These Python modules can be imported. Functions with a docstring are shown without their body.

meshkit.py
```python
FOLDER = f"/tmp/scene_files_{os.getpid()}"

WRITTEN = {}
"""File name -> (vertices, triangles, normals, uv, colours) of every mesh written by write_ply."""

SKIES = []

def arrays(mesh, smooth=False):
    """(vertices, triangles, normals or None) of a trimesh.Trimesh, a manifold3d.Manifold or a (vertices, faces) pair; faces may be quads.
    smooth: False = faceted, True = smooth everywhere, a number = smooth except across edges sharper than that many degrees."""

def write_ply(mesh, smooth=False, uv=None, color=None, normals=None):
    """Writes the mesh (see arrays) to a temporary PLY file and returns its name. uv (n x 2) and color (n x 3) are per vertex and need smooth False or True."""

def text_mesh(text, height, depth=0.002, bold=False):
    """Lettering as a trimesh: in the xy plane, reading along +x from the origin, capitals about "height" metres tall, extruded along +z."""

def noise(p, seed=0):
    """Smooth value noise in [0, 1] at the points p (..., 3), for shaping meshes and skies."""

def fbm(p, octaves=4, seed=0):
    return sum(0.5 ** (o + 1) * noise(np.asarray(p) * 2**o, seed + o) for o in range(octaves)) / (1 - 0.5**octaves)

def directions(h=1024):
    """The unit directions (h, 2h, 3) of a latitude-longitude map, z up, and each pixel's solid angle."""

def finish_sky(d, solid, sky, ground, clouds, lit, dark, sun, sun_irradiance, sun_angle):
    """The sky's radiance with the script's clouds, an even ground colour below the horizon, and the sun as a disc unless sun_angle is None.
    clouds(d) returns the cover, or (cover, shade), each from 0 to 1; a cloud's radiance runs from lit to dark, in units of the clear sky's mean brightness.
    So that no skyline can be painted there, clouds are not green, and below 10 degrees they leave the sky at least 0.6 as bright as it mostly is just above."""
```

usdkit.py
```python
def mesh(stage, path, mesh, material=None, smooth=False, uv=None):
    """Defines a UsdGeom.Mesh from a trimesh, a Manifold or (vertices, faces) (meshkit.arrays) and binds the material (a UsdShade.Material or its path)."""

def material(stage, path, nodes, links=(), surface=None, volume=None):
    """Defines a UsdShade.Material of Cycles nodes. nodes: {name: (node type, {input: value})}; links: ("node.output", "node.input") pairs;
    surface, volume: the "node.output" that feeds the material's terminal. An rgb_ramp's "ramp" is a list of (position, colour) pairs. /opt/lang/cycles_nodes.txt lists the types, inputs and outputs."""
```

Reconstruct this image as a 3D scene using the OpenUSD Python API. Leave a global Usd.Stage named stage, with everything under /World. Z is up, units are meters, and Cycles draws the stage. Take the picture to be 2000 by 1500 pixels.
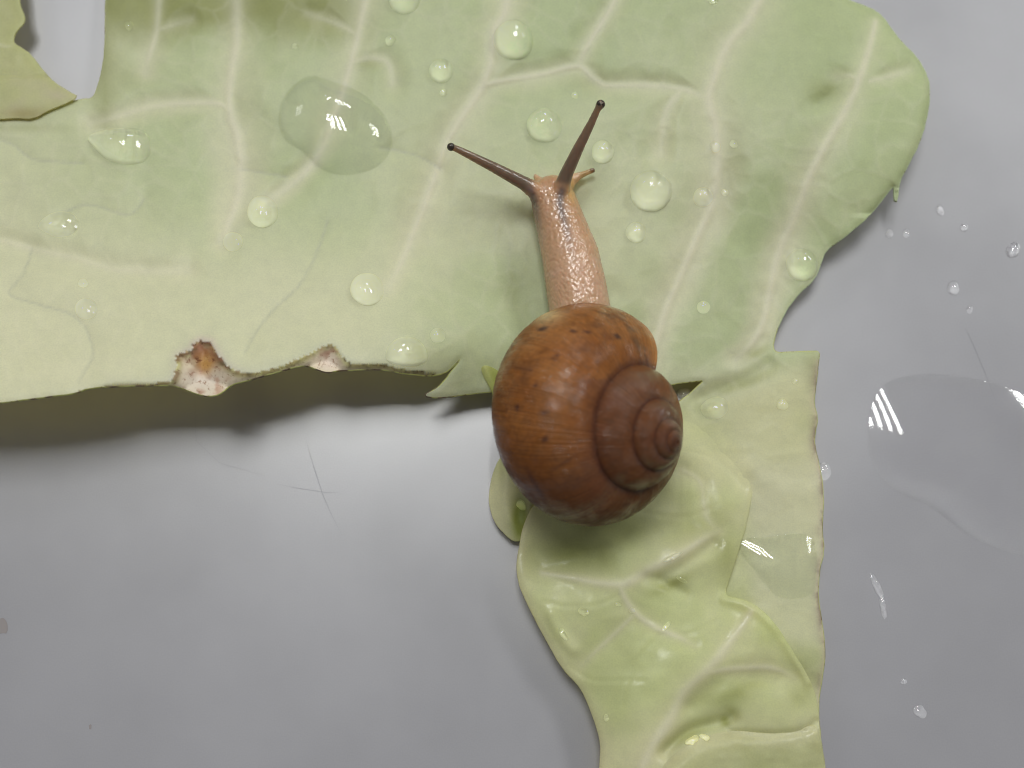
import math
import numpy as np
import trimesh, shapely, manifold3d
import usdkit, meshkit
from scipy.interpolate import RBFInterpolator
from scipy.spatial import Delaunay, cKDTree
from pxr import Usd, UsdGeom, UsdLux, UsdShade, Gf, Sdf, Vt

stage = Usd.Stage.CreateInMemory()
UsdGeom.SetStageUpAxis(stage, 'Z')
UsdGeom.SetStageMetersPerUnit(stage, 1.0)
UsdGeom.Xform.Define(stage, '/World')
rng = np.random.default_rng(7)

# ------------------------------------------------------------------ camera
# Lengths below are in units of U metres (the shell is about 430 U = 20 mm tall).
U = 4.65e-5
DIST = 2144.0
TILT = math.radians(10)
EYE = np.array([0, -DIST * math.sin(TILT), DIST * math.cos(TILT)])
RIGHT = np.array([1.0, 0, 0])
UP = np.array([0, math.cos(TILT), math.sin(TILT)])
FWD = np.array([0, math.sin(TILT), -math.cos(TILT)])
cam = UsdGeom.Camera.Define(stage, '/World/camera')
cam.AddTransformOp().Set(Gf.Matrix4d(*RIGHT, 0, *UP, 0, *(-FWD), 0, *(EYE * U), 1))
cam.CreateFocalLengthAttr(50.0)
cam.CreateHorizontalApertureAttr(2 * 50 * 1000 / DIST)
cam.CreateVerticalApertureAttr(2 * 50 * 750 / DIST)
cam.CreateClippingRangeAttr(Gf.Vec2f(0.005, 50))
cam.CreateFocusDistanceAttr((DIST - 120) * U)
cam.CreateFStopAttr(26.0)
cam.CreateExposureAttr(0.4)

# ------------------------------------------------------------------ light: office ceiling, four-tube fixtures, dull room
dome = UsdLux.DomeLight.Define(stage, '/World/room_light')
dm = usdkit.material(stage, '/World/Looks/room_glow', {'b': ('background_shader', {'color': (0.97, 0.97, 1.0), 'strength': 0.12})}, surface='b.background')
UsdShade.MaterialBindingAPI.Apply(dome.GetPrim()).Bind(dm)


def rect(path, pos, target, w, h, power, color=(1, 1, 1), spin=0.0):
    """One lit tube or panel at pos (metres) facing target."""
    l = UsdLux.RectLight.Define(stage, path)
    pos = np.array(pos, float)
    z = pos - np.array(target, float)
    z /= np.linalg.norm(z)
    x = np.cross([0, 1, 0], z); x /= np.linalg.norm(x)
    y = np.cross(z, x)
    c, s = math.cos(spin), math.sin(spin)
    x, y = c * x + s * y, -s * x + c * y
    l.AddTransformOp().Set(Gf.Matrix4d(*x, 0, *y, 0, *z, 0, *pos, 1))
    l.CreateWidthAttr(w); l.CreateHeightAttr(h)
    l.CreateIntensityAttr(power)
    l.CreateColorAttr(Gf.Vec3f(*color))
    return l


def fixture(name, pos, power, length=0.75, pitch=0.17, bar=0.075, color=(0.985, 1.0, 0.985)):
    UsdGeom.Xform.Define(stage, '/World/' + name)
    for k in range(4):
        p = (pos[0] + (k - 1.5) * pitch, pos[1], pos[2])
        rect(f'/World/{name}/tube' + ('' if k == 0 else f'_{k:03d}'), p, (p[0], p[1], 0), bar, length, power, color)


fixture('ceiling_lamp', (-0.16, 0.72, 1.75), 46.0, 0.72, 0.15, 0.042)
fixture('ceiling_lamp_001', (-1.9, 1.6, 1.75), 14.0, 0.6, 0.14, 0.04)
fixture('ceiling_lamp_002', (0.5, 3.6, 1.75), 34.0, 1.3, 0.17, 0.05)
fixture('ceiling_lamp_003', (1.7, 1.35, 1.75), 40.0, 1.3, 0.17, 0.04)


# ------------------------------------------------------------------ helpers
def at(px, py, z):
    """Point at height z (U) under the picture position (px, py) of a 2000 x 1500 view; used to lay things out on the tray."""
    px, py, z = np.broadcast_arrays(np.asarray(px, float), np.asarray(py, float), np.asarray(z, float))
    d = FWD * DIST + (px - 1000)[..., None] * RIGHT - (py - 750)[..., None] * UP
    s = (z - EYE[2]) / d[..., 2]
    return EYE + s[..., None] * d


def seen(P):
    d = P - EYE
    z = d @ FWD
    return np.stack([1000 + DIST * (d @ RIGHT) / z, 750 - DIST * (d @ UP) / z], -1)


used = {}


def numbered(path):
    n = used.get(path, 0)
    used[path] = n + 1
    return path if n == 0 else f'{path}_{n:03d}'


def put(path, v, f, mat, n=None, col=None, uv=None, extra=None):
    """One Mesh prim; v in U. path is made unique by a number."""
    path = numbered(path)
    v = np.asarray(v, float)
    f = np.asarray(f, int)
    if n is None:
        n = np.zeros_like(v)
        fn = np.cross(v[f[:, 1]] - v[f[:, 0]], v[f[:, 2]] - v[f[:, 0]])
        for k in range(3):
            np.add.at(n, f[:, k], fn)
        n /= np.maximum(np.linalg.norm(n, axis=1, keepdims=True), 1e-12)
    m = UsdGeom.Mesh.Define(stage, path)
    m.CreatePointsAttr(Vt.Vec3fArray.FromNumpy((v * U).astype(np.float32)))
    m.CreateFaceVertexCountsAttr(Vt.IntArray.FromNumpy(np.full(len(f), 3, np.int32)))
    m.CreateFaceVertexIndicesAttr(Vt.IntArray.FromNumpy(f.astype(np.int32).ravel()))
    m.CreateSubdivisionSchemeAttr('none')
    m.CreateNormalsAttr(Vt.Vec3fArray.FromNumpy(np.asarray(n, np.float32)))
    m.SetNormalsInterpolation('vertex')
    api = UsdGeom.PrimvarsAPI(m)
    if col is not None:
        api.CreatePrimvar('col', Sdf.ValueTypeNames.Color3fArray, 'vertex').Set(Vt.Vec3fArray.FromNumpy(np.asarray(col, np.float32)))
    if uv is not None:
        api.CreatePrimvar('st', Sdf.ValueTypeNames.TexCoord2fArray, 'vertex').Set(Vt.Vec2fArray.FromNumpy(np.asarray(uv, np.float32)))
    UsdShade.MaterialBindingAPI.Apply(m.GetPrim()).Bind(mat)
    return m.GetPrim()


def subset(v, f, n, col, keep, uv=None):
    """The faces marked keep, with the vertices they use (normals stay those of the whole)."""
    g = f[keep]
    ids, inv = np.unique(g, return_inverse=True)
    return v[ids], inv.reshape(-1, 3), n[ids], None if col is None else col[ids], None if uv is None else uv[ids]


def tag(prim, label=None, category=None, group=None, kind=None):
    for k, x in (('label', label), ('category', category), ('group', group), ('kind', kind)):
        if x:
            prim.SetCustomDataByKey(k, x)


def xform(name):
    return UsdGeom.Xform.Define(stage, numbered('/World/' + name)).GetPrim()


def vnormals(v, f):
    n = np.zeros_like(v)
    fn = np.cross(v[f[:, 1]] - v[f[:, 0]], v[f[:, 2]] - v[f[:, 0]])
    for k in range(3):
        np.add.at(n, f[:, k], fn)
    return n / np.maximum(np.linalg.norm(n, axis=1, keepdims=True), 1e-12)


def sstep(a, b, x):
    t = np.clip((x - a) / (b - a), 0, 1)
    return t * t * (3 - 2 * t)


def mixc(a, b, t):
    t = np.asarray(t)[:, None]
    return np.asarray(a) * (1 - t) + np.asarray(b) * t


def fb(x, y, scale, seed=0, oct=4):
    return meshkit.fbm(np.stack([np.asarray(x) / scale + 50, np.asarray(y) / scale + 50, np.full(np.shape(x), seed * 3.7 + .5)], -1), oct, seed)


# ------------------------------------------------------------------ materials
K = 1 / U                       # one U in shader space = 1/K metres


def principled(name, base, nodes=(), links=(), **inp):
    n = {'p': ('principled_bsdf', dict(inp))}
    n.update(dict(nodes))
    l = list(links)
    if isinstance(base, str):
        l.append((base, 'p.base_color'))
    else:
        n['p'][1]['base_color'] = base
    return usdkit.material(stage, '/World/Looks/' + name, n, l, surface='p.BSDF')


GEO = {'g': ('geometry', {})}
# leaf: colour comes from the mesh, fine grain and cell relief from noise
LEAF = usdkit.material(stage, '/World/Looks/cabbage', {
    'g': ('geometry', {}), 'a': ('attribute', {'attribute': 'col'}),
    'n1': ('noise_texture', {'scale': K / 26, 'detail': 5.0, 'roughness': 0.6}),
    'n2': ('noise_texture', {'scale': K / 6, 'detail': 3.0, 'roughness': 0.6}),
    'r1': ('map_range', {'from_min': 0.3, 'from_max': 0.7, 'to_min': 0.97, 'to_max': 1.03}),
    'ng': ('noise_texture', {'scale': K / 2.8, 'detail': 2.0, 'roughness': 0.6}), 'rg': ('map_range', {'from_min': 0.25, 'from_max': 0.75, 'to_min': 0.94, 'to_max': 1.06}), 'mg': ('math', {'math_type': 'multiply'}),
    'mul': ('vector_math', {'math_type': 'scale'}),
    'b1': ('bump', {'strength': 0.10, 'distance': 5 * U}),
    'b2': ('bump', {'strength': 0.15, 'distance': 1.2 * U}),
    'tc': ('mix', {'mix_type': 'multiply', 'fac': 1.0, 'color2': (1.48, 1.31, .94)}), 'tl': ('translucent_bsdf', {}), 'o': ('mix_closure', {'fac': 0.42}),
    'p': ('principled_bsdf', {'roughness': 0.45, 'specular_ior_level': 0.35})},
    [('g.position', 'n1.vector'), ('g.position', 'n2.vector'), ('n1.fac', 'r1.value'), ('a.vector', 'mul.vector1'), ('g.position', 'ng.vector'), ('ng.fac', 'rg.value'), ('r1.result', 'mg.value1'), ('rg.result', 'mg.value2'), ('mg.value', 'mul.scale'),
     ('mul.vector', 'p.base_color'), ('n1.fac', 'b1.height'), ('n2.fac', 'b2.height'), ('b1.normal', 'b2.normal'), ('b2.normal', 'p.normal'),
     ('mul.vector', 'tc.color1'), ('tc.color', 'tl.color'), ('p.BSDF', 'o.closure1'), ('tl.BSDF', 'o.closure2')], surface='o.closure')
WET = usdkit.material(stage, '/World/Looks/wet_cabbage', {
    'g': ('geometry', {}), 'a': ('attribute', {'attribute': 'col'}),
    'n1': ('noise_texture', {'scale': K / 26, 'detail': 5.0, 'roughness': 0.6}),
    'n2': ('noise_texture', {'scale': K / 6, 'detail': 3.0, 'roughness': 0.6}),
    'r1': ('map_range', {'from_min': 0.3, 'from_max': 0.7, 'to_min': 0.97, 'to_max': 1.03}),
    'ng': ('noise_texture', {'scale': K / 2.8, 'detail': 2.0, 'roughness': 0.6}), 'rg': ('map_range', {'from_min': 0.25, 'from_max': 0.75, 'to_min': 0.94, 'to_max': 1.06}), 'mg': ('math', {'math_type': 'multiply'}),
    'mul': ('vector_math', {'math_type': 'scale'}),
    'b1': ('bump', {'strength': 0.10, 'distance': 5 * U}),
    'b2': ('bump', {'strength': 0.15, 'distance': 1.2 * U}),
    'tc': ('mix', {'mix_type': 'multiply', 'fac': 1.0, 'color2': (1.48, 1.31, .94)}), 'tl': ('translucent_bsdf', {}), 'o': ('mix_closure', {'fac': 0.42}),
    'n4': ('noise_texture', {'scale': K / 55, 'detail': 3.0}), 'r4': ('map_range', {'from_min': 0.46, 'from_max': 0.6, 'to_min': 0.0, 'to_max': 0.5, 'clamp': True}),
    'b3': ('bump', {'strength': 0.3, 'distance': 3 * U}),
    'p': ('principled_bsdf', {'roughness': 0.45, 'specular_ior_level': 0.35, 'coat_roughness': 0.12, 'coat_ior': 1.4})},
    [('g.position', 'n1.vector'), ('g.position', 'n2.vector'), ('n1.fac', 'r1.value'), ('a.vector', 'mul.vector1'), ('g.position', 'ng.vector'), ('ng.fac', 'rg.value'), ('r1.result', 'mg.value1'), ('rg.result', 'mg.value2'), ('mg.value', 'mul.scale'),
     ('mul.vector', 'p.base_color'), ('n1.fac', 'b1.height'), ('n2.fac', 'b2.height'), ('b1.normal', 'b2.normal'), ('b2.normal', 'p.normal'), ('g.position', 'n4.vector'), ('n4.fac', 'r4.value'), ('r4.result', 'p.coat_weight'), ('n1.fac', 'b3.height'), ('b3.normal', 'p.coat_normal'),
     ('mul.vector', 'tc.color1'), ('tc.color', 'tl.color'), ('p.BSDF', 'o.closure1'), ('tl.BSDF', 'o.closure2')], surface='o.closure')
CUT = usdkit.material(stage, '/World/Looks/browned_cut', {
    'g': ('geometry', {}), 'a': ('attribute', {'attribute': 'col'}),
    'n2': ('noise_texture', {'scale': K / 11, 'detail': 6.0, 'roughness': 0.72, 'distortion': 0.6}),
    'n3': ('noise_texture', {'scale': K / 22, 'detail': 4.0, 'roughness': 0.7}),
    'rm': ('rgb_ramp', {'ramp': [(0.0, (0.18, 0.12, 0.07)), (0.36, (0.42, 0.26, 0.17)), (0.45, (1, 1, 1)), (1.0, (1.05, 1.03, 1.0))]}),
    'mx': ('mix', {'mix_type': 'multiply', 'fac': 0.9}),
    'b2': ('bump', {'strength': 0.6, 'distance': 3 * U}),
    'p': ('principled_bsdf', {'roughness': 0.55})},
    [('g.position', 'n2.vector'), ('g.position', 'n3.vector'), ('n2.fac', 'rm.fac'), ('a.vector', 'mx.color1'), ('rm.color', 'mx.color2'), ('mx.color', 'p.base_color'),
     ('n2.fac', 'b2.height'), ('b2.normal', 'p.normal')], surface='p.BSDF')
WATER = usdkit.material(stage, '/World/Looks/water', {
    't': ('transparent_bsdf', {}), 'r': ('refraction_bsdf', {'roughness': 0.0, 'IOR': 1.333, 'color': (1.48, 1.48, 1.48)}), 'm': ('mix_closure', {'fac': 0.9}),  # refraction colour above white stands in for light the drops focus
    'f': ('fresnel', {'IOR': 1.65}), 'g': ('geometry', {}), 's': ('math', {'math_type': 'subtract', 'value1': 1.0}), 'x': ('math', {'math_type': 'multiply'}),
    'gl': ('glossy_bsdf', {'roughness': 0.05, 'color': (1, 1, 1)}), 'o': ('mix_closure', {})},
    [('t.BSDF', 'm.closure1'), ('r.BSDF', 'm.closure2'), ('g.backfacing', 's.value2'), ('s.value', 'x.value1'), ('f.fac', 'x.value2'), ('x.value', 'o.fac'),
     ('m.closure', 'o.closure1'), ('gl.BSDF', 'o.closure2')], surface='o.closure')
TRAY = usdkit.material(stage, '/World/Looks/grey_plastic', {
    'g': ('geometry', {}),
    'n1': ('noise_texture', {'scale': K / 4, 'detail': 3.0, 'roughness': 0.6}),
    'n2': ('noise_texture', {'scale': K / 420, 'detail': 4.0, 'roughness': 0.55}),
    'rm': ('rgb_ramp', {'ramp': [(0.3, (0.268, 0.263, 0.280)), (0.7, (0.292, 0.287, 0.305))]}),
    'rr': ('map_range', {'from_min': 0.3, 'from_max': 0.7, 'to_min': 0.31, 'to_max': 0.37}),
    'b': ('bump', {'strength': 0.05, 'distance': 1.0 * U}),
    'n3': ('noise_texture', {'scale': K / 2.6, 'detail': 1.0}), 'r3': ('map_range', {'from_min': 0.25, 'from_max': 0.75, 'to_min': 0.95, 'to_max': 1.05}), 'sc': ('vector_math', {'math_type': 'scale'}),
    'p': ('principled_bsdf', {'specular_ior_level': 1.65})},
    [('g.position', 'n1.vector'), ('g.position', 'n2.vector'), ('g.position', 'n3.vector'), ('n3.fac', 'r3.value'), ('n2.fac', 'rm.fac'), ('rm.color', 'sc.vector1'), ('r3.result', 'sc.scale'), ('sc.vector', 'p.base_color'), ('n2.fac', 'rr.value'), ('rr.result', 'p.roughness'),
     ('n1.fac', 'b.height'), ('b.normal', 'p.normal')], surface='p.BSDF')
SCRATCH = principled('scratched_plastic', (0.27, 0.268, 0.285), roughness=0.42)
STAIN = principled('brown_stain', (0.25, 0.225, 0.22), roughness=0.45)
SHELL = usdkit.material(stage, '/World/Looks/snail_shell', {
    'a': ('attribute', {'attribute': 'col'}), 'uv': ('texture_coordinate', {}), 'g': ('geometry', {}),
    'm1': ('mapping', {'scale': (34.0, 0.9, 1.0)}), 'm2': ('mapping', {'scale': (90.0, 2.5, 1.0)}),
    'l1': ('noise_texture', {'scale': 1.0, 'detail': 4.0, 'roughness': 0.65, 'distortion': 0.25}),
    'l2': ('noise_texture', {'scale': 1.0, 'detail': 3.0, 'roughness': 0.6, 'distortion': 0.2}),
    'w': ('noise_texture', {'scale': K / 16, 'detail': 3.0, 'roughness': 0.6, 'distortion': 1.6}),
    'wc': ('noise_texture', {'scale': K / 42, 'detail': 4.0, 'roughness': 0.65}), 'rc': ('map_range', {'from_min': 0.42, 'from_max': 0.62, 'to_min': 0.1, 'to_max': 1.0, 'clamp': True}),
    'r1': ('map_range', {'from_min': 0.3, 'from_max': 0.7, 'to_min': 0.84, 'to_max': 1.18}),
    'r2': ('map_range', {'from_min': 0.35, 'from_max': 0.7, 'to_min': 0.86, 'to_max': 1.22}),
    'mm': ('math', {'math_type': 'multiply'}),
    'mul': ('vector_math', {'math_type': 'scale'}),
    'b1': ('bump', {'strength': 0.75, 'distance': 3.4 * U}),
    'b2': ('bump', {'strength': 0.4, 'distance': 1.0 * U}),
    'p': ('principled_bsdf', {'roughness': 0.5, 'specular_ior_level': 0.15, 'coat_roughness': 0.05, 'coat_ior': 1.4})},
    [('uv.UV', 'm1.vector'), ('uv.UV', 'm2.vector'), ('m1.vector', 'l1.vector'), ('m2.vector', 'l2.vector'), ('g.position', 'w.vector'),
     ('l1.fac', 'r1.value'), ('w.fac', 'r2.value'), ('r1.result', 'mm.value1'), ('r2.result', 'mm.value2'), ('a.vector', 'mul.vector1'), ('mm.value', 'mul.scale'),
     ('mul.vector', 'p.base_color'), ('l1.fac', 'b1.height'), ('l2.fac', 'b2.height'), ('b1.normal', 'b2.normal'), ('b2.normal', 'p.normal'), ('b2.normal', 'p.coat_normal'), ('g.position', 'wc.vector'), ('wc.fac', 'rc.value'), ('rc.result', 'p.coat_weight')],
    surface='p.BSDF')
SKIN = usdkit.material(stage, '/World/Looks/snail_skin', {
    'a': ('attribute', {'attribute': 'col'}), 'g': ('geometry', {}),
    'n': ('noise_texture', {'scale': K / 5, 'detail': 3.0}),
    'b': ('bump', {'strength': 0.35, 'distance': 1.2 * U}),
    'p': ('principled_bsdf', {'roughness': 0.30, 'specular_ior_level': 0.5, 'coat_weight': 0.55, 'coat_roughness': 0.08, 'coat_ior': 1.4,
                              'subsurface_weight': 0.35, 'subsurface_scale': 9 * U, 'subsurface_radius': (1.0, 0.5, 0.3)})},
    [('g.position', 'n.vector'), ('n.fac', 'b.height'), ('b.normal', 'p.normal'), ('a.vector', 'p.base_color')], surface='p.BSDF')
EYE_MAT = principled('snail_eye', (0.03, 0.02, 0.014), roughness=0.2, coat_weight=0.5, coat_roughness=0.08)

POOL = usdkit.material(stage, '/World/Looks/pool_water', {
    't': ('transparent_bsdf', {}), 'r': ('refraction_bsdf', {'roughness': 0.0, 'IOR': 1.333, 'color': (1.17, 1.19, 1.13)}), 'm': ('mix_closure', {'fac': 0.5}),
    'f': ('fresnel', {'IOR': 1.5}), 'g': ('geometry', {}), 's': ('math', {'math_type': 'subtract', 'value1': 1.0}), 'x': ('math', {'math_type': 'multiply'}),
    'gl': ('glossy_bsdf', {'roughness': 0.05, 'color': (1, 1, 1)}), 'o': ('mix_closure', {})},
    [('t.BSDF', 'm.closure1'), ('r.BSDF', 'm.closure2'), ('g.backfacing', 's.value2'), ('s.value', 'x.value1'), ('f.fac', 'x.value2'), ('x.value', 'o.fac'),
     ('m.closure', 'o.closure1'), ('gl.BSDF', 'o.closure2')], surface='o.closure')

PUDDLE = usdkit.material(stage, '/World/Looks/puddle_water', {
    't': ('transparent_bsdf', {}), 'r': ('refraction_bsdf', {'roughness': 0.0, 'IOR': 1.333, 'color': (1.14, 1.14, 1.14)}), 'm': ('mix_closure', {'fac': 0.5}),
    'f': ('fresnel', {'IOR': 1.5}), 'g': ('geometry', {}), 's': ('math', {'math_type': 'subtract', 'value1': 1.0}), 'x': ('math', {'math_type': 'multiply'}),
    'gl': ('glossy_bsdf', {'roughness': 0.05, 'color': (1, 1, 1)}), 'o': ('mix_closure', {})},
    [('t.BSDF', 'm.closure1'), ('r.BSDF', 'm.closure2'), ('g.backfacing', 's.value2'), ('s.value', 'x.value1'), ('f.fac', 'x.value2'), ('x.value', 'o.fac'),
     ('m.closure', 'o.closure1'), ('gl.BSDF', 'o.closure2')], surface='o.closure')

# ------------------------------------------------------------------ tray
tray = xform('tray')
tag(tray, kind='structure')
gx, gy = np.meshgrid(np.linspace(-7000, 7000, 41), np.linspace(-7000, 7000, 41))
v = np.stack([gx.ravel(), gy.ravel(), np.zeros(gx.size)], -1)
i, j = np.meshgrid(np.arange(40), np.arange(40), indexing='ij')
q = (i * 41 + j).ravel()
put('/World/tray/tray_floor', v, np.vstack([np.stack([q, q + 1, q + 42], 1), np.stack([q, q + 42, q + 41], 1)]), TRAY)


def ribbon(path, pts, w, z, mat):
    p = at([a[0] for a in pts], [a[1] for a in pts], z)
    t = np.gradient(p, axis=0)
    s = np.stack([-t[:, 1], t[:, 0], 0 * t[:, 0]], -1)
    s /= np.linalg.norm(s, axis=1, keepdims=True)
    ww = 0.75 * w * np.sin(np.linspace(0.15, math.pi - 0.15, len(p)))[:, None] / 2
    v = np.vstack([p - s * ww, p + s * ww])
    k, m = np.arange(len(p) - 1), len(p)
    f = np.vstack([np.stack([k, k + 1, k + 1 + m], 1), np.stack([k, k + 1 + m, k + m], 1)])
    return put(path, v, f, mat)


for pts, w in (([(597, 855), (606, 890), (617, 925), (630, 965), (645, 1000), (668, 1045)], 1.5),
               ([(540, 945), (590, 955), (640, 962), (662, 962)], 1.2),
               ([(1885, 640), (1900, 670), (1925, 730), (1950, 800)], 1.0), ([(380, 700), (382, 860), (430, 905), (520, 930)], 0.8)):
    xs = np.array(pts, float)
    s = np.linspace(0, len(xs) - 1, 24)
    ribbon('/World/tray/scratch', np.stack([np.interp(s, np.arange(len(xs)), xs[:, 0]), np.interp(s, np.arange(len(xs)), xs[:, 1])], 1), w, 0.35, SCRATCH)
for cx, cy, r in ((5, 1222, 14), (176, 1419, 4)):
    a = np.linspace(0, 2 * np.pi, 15)[:-1]
    rr = r * (0.7 + 0.5 * rng.random(14))
    p = at(np.r_[cx, cx + 0.7 * rr * np.cos(a)], np.r_[cy, cy + 1.3 * rr * np.sin(a)], 0.4)
    k = np.arange(14)
    put('/World/tray/stain', p, np.stack([0 * k, 1 + (k + 1) % 14, 1 + k], 1), STAIN)

# ------------------------------------------------------------------ the torn cabbage leaf
VEINS_A = [
    [(462, -60, 30), (462, 0, 30), (462, 70, 28), (451, 140, 22), (446, 190, 20), (450, 230, 24), (462, 265, 26), (469, 315, 27), (467, 368, 26), (451, 420, 20), (430, 476, 12)],
    [(447, 215, 16), (430, 203, 13), (390, 200, 11), (300, 207, 10), (235, 226, 9), (180, 242, 7)],
    [(312, -50, 16), (310, 0, 15), (306, 58, 13), (291, 110, 10), (284, 142, 6)],
    [(306, 58, 8), (340, 48, 8), (375, 38, 5)],
    [(716, -50, 24), (712, 0, 24), (702, 50, 22), (690, 105, 20), (675, 160, 18), (655, 225, 16), (625, 300, 13), (580, 350, 9), (520, 395, 6)],
    [(698, 68, 10), (655, 45, 9), (600, 28, 6)],
    [(688, 122, 9), (720, 113, 9), (748, 116, 9), (762, 132, 8), (766, 165, 6)],
    [(992, -50, 26), (990, 0, 26), (984, 28, 24), (964, 62, 20), (960, 115, 19), (944, 166, 22), (900, 232, 20), (870, 285, 18), (845, 360, 18), (810, 450, 14), (780, 520, 11), (760, 560, 7)],
    [(944, 166, 16), (1000, 155, 14), (1060, 145, 14), (1130, 130, 14), (1158, 152, 12), (1185, 167, 11), (1250, 166, 10), (1330, 174, 9), (1380, 192, 9)],
    [(1222, -50, 12), (1202, 0, 13), (1172, 50, 14), (1142, 100, 14), (1130, 130, 14)],
    [(1495, -50, 26), (1482, 0, 26), (1460, 42, 26), (1420, 90, 26), (1396, 150, 26), (1386, 190, 26), (1400, 258, 26), (1402, 330, 24), (1390, 400, 22), (1360, 470, 20), (1330, 540, 18), (1300, 610, 17), (1278, 685, 14), (1265, 740, 10)],
    [(1710, 42, 14), (1696, 100, 18), (1676, 160, 21), (1648, 222, 22), (1610, 290, 22), (1580, 350, 22), (1550, 430, 21), (1520, 500, 20), (1505, 570, 18), (1488, 640, 16), (1440, 698, 12)],
    [(1676, 155, 10), (1655, 148, 10), (1635, 150, 5)],
    [(1700, 158, 9), (1740, 148, 8), (1775, 136, 5)],
    [(-300, 440, 8), (0, 470, 8), (60, 485, 7), (150, 505, 7), (240, 528, 7), (370, 530, 5)],
    [(1330, 176, 8), (1295, 240, 7), (1290, 300, 5)],
]
FINE_A = [[(62, 486), (45, 535), (18, 572), (70, 593), (140, 615), (172, 650), (182, 690), (165, 725), (152, 748)],
          [(640, 430), (620, 490), (590, 550), (530, 610), (490, 665), (478, 690)], [(-40, 262), (20, 280), (70, 312), (160, 318)],
          [(860, 330), (800, 300), (740, 290)], [(470, 330), (560, 345)], [(280, 390), (250, 420), (170, 400), (120, 420)]]
VEINS_B = [
    [(1060, 1118, 10), (1130, 1131, 20), (1212, 1143, 26), (1269, 1113, 28), (1325, 1086, 26), (1381, 1050, 20), (1406, 1036, 12)],
    [(1212, 1148, 16), (1235, 1191, 16), (1287, 1229, 15), (1325, 1244, 13), (1358, 1262, 10)],
    [(1466, 1196, 18), (1426, 1255, 24), (1381, 1311, 30), (1340, 1349, 32), (1306, 1412, 30), (1280, 1450, 28), (1250, 1510, 26), (1240, 1560, 24)],
    [(1374, 1316, 16), (1437, 1306, 16), (1494, 1304, 14), (1552, 1324, 9)],
    [(1330, 918, 7), (1370, 946, 7), (1378, 1000, 7), (1404, 1040, 7)],
    [(1235, 1205, 9), (1175, 1262, 9), (1134, 1300, 6)],
]


def dense(pts, step=2.0):
    p = np.array(pts, float)
    d = np.r_[0, np.cumsum(np.linalg.norm(np.diff(p[:, :2], axis=0), axis=1))]
    from scipy.interpolate import PchipInterpolator
    s = np.arange(0, d[-1], step)
    return np.stack([PchipInterpolator(d, p[:, k])(s) for k in range(p.shape[1])], 1)


def vein_field(xy, veins):
    """For every point: strength of the nearest vein's ridge (0..1), its number, plain distance to any vein."""
    best, who, dist = np.zeros(len(xy)), np.full(len(xy), -1), np.full(len(xy), 1e9)
    for k, vn in enumerate(veins):
        c = dense(vn)
        d, ix = cKDTree(c[:, :2]).query(xy)
        w = c[ix, 2] * 0.36
        wob = 1 + 0.25 * (fb(xy[:, 0], xy[:, 1], 40, 11, 2) - .5)
        left = (len(c) - 1 - ix) * 2.0
        m = np.exp(-np.abs(d / (w * wob)) ** 2.0) * (0.25 + 0.75 * sstep(0, 45, left)) * np.clip(c[ix, 2] / 12, .35, 1)
        # closed ends fade with the width
        on = m > best
        best, who = np.where(on, m, best), np.where(on, k, who)
        dist = np.minimum(dist, d / np.clip(w / 10, 0.4, 1.4))
    return best, who, dist


def chaikin(p, n=2):
    p = np.array(p, float)
    for _ in range(n):
        q = np.roll(p, -1, axis=0)
        p = np.stack([0.75 * p + 0.25 * q, 0.25 * p + 0.75 * q], 1).reshape(-1, 2)
    return p


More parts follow.
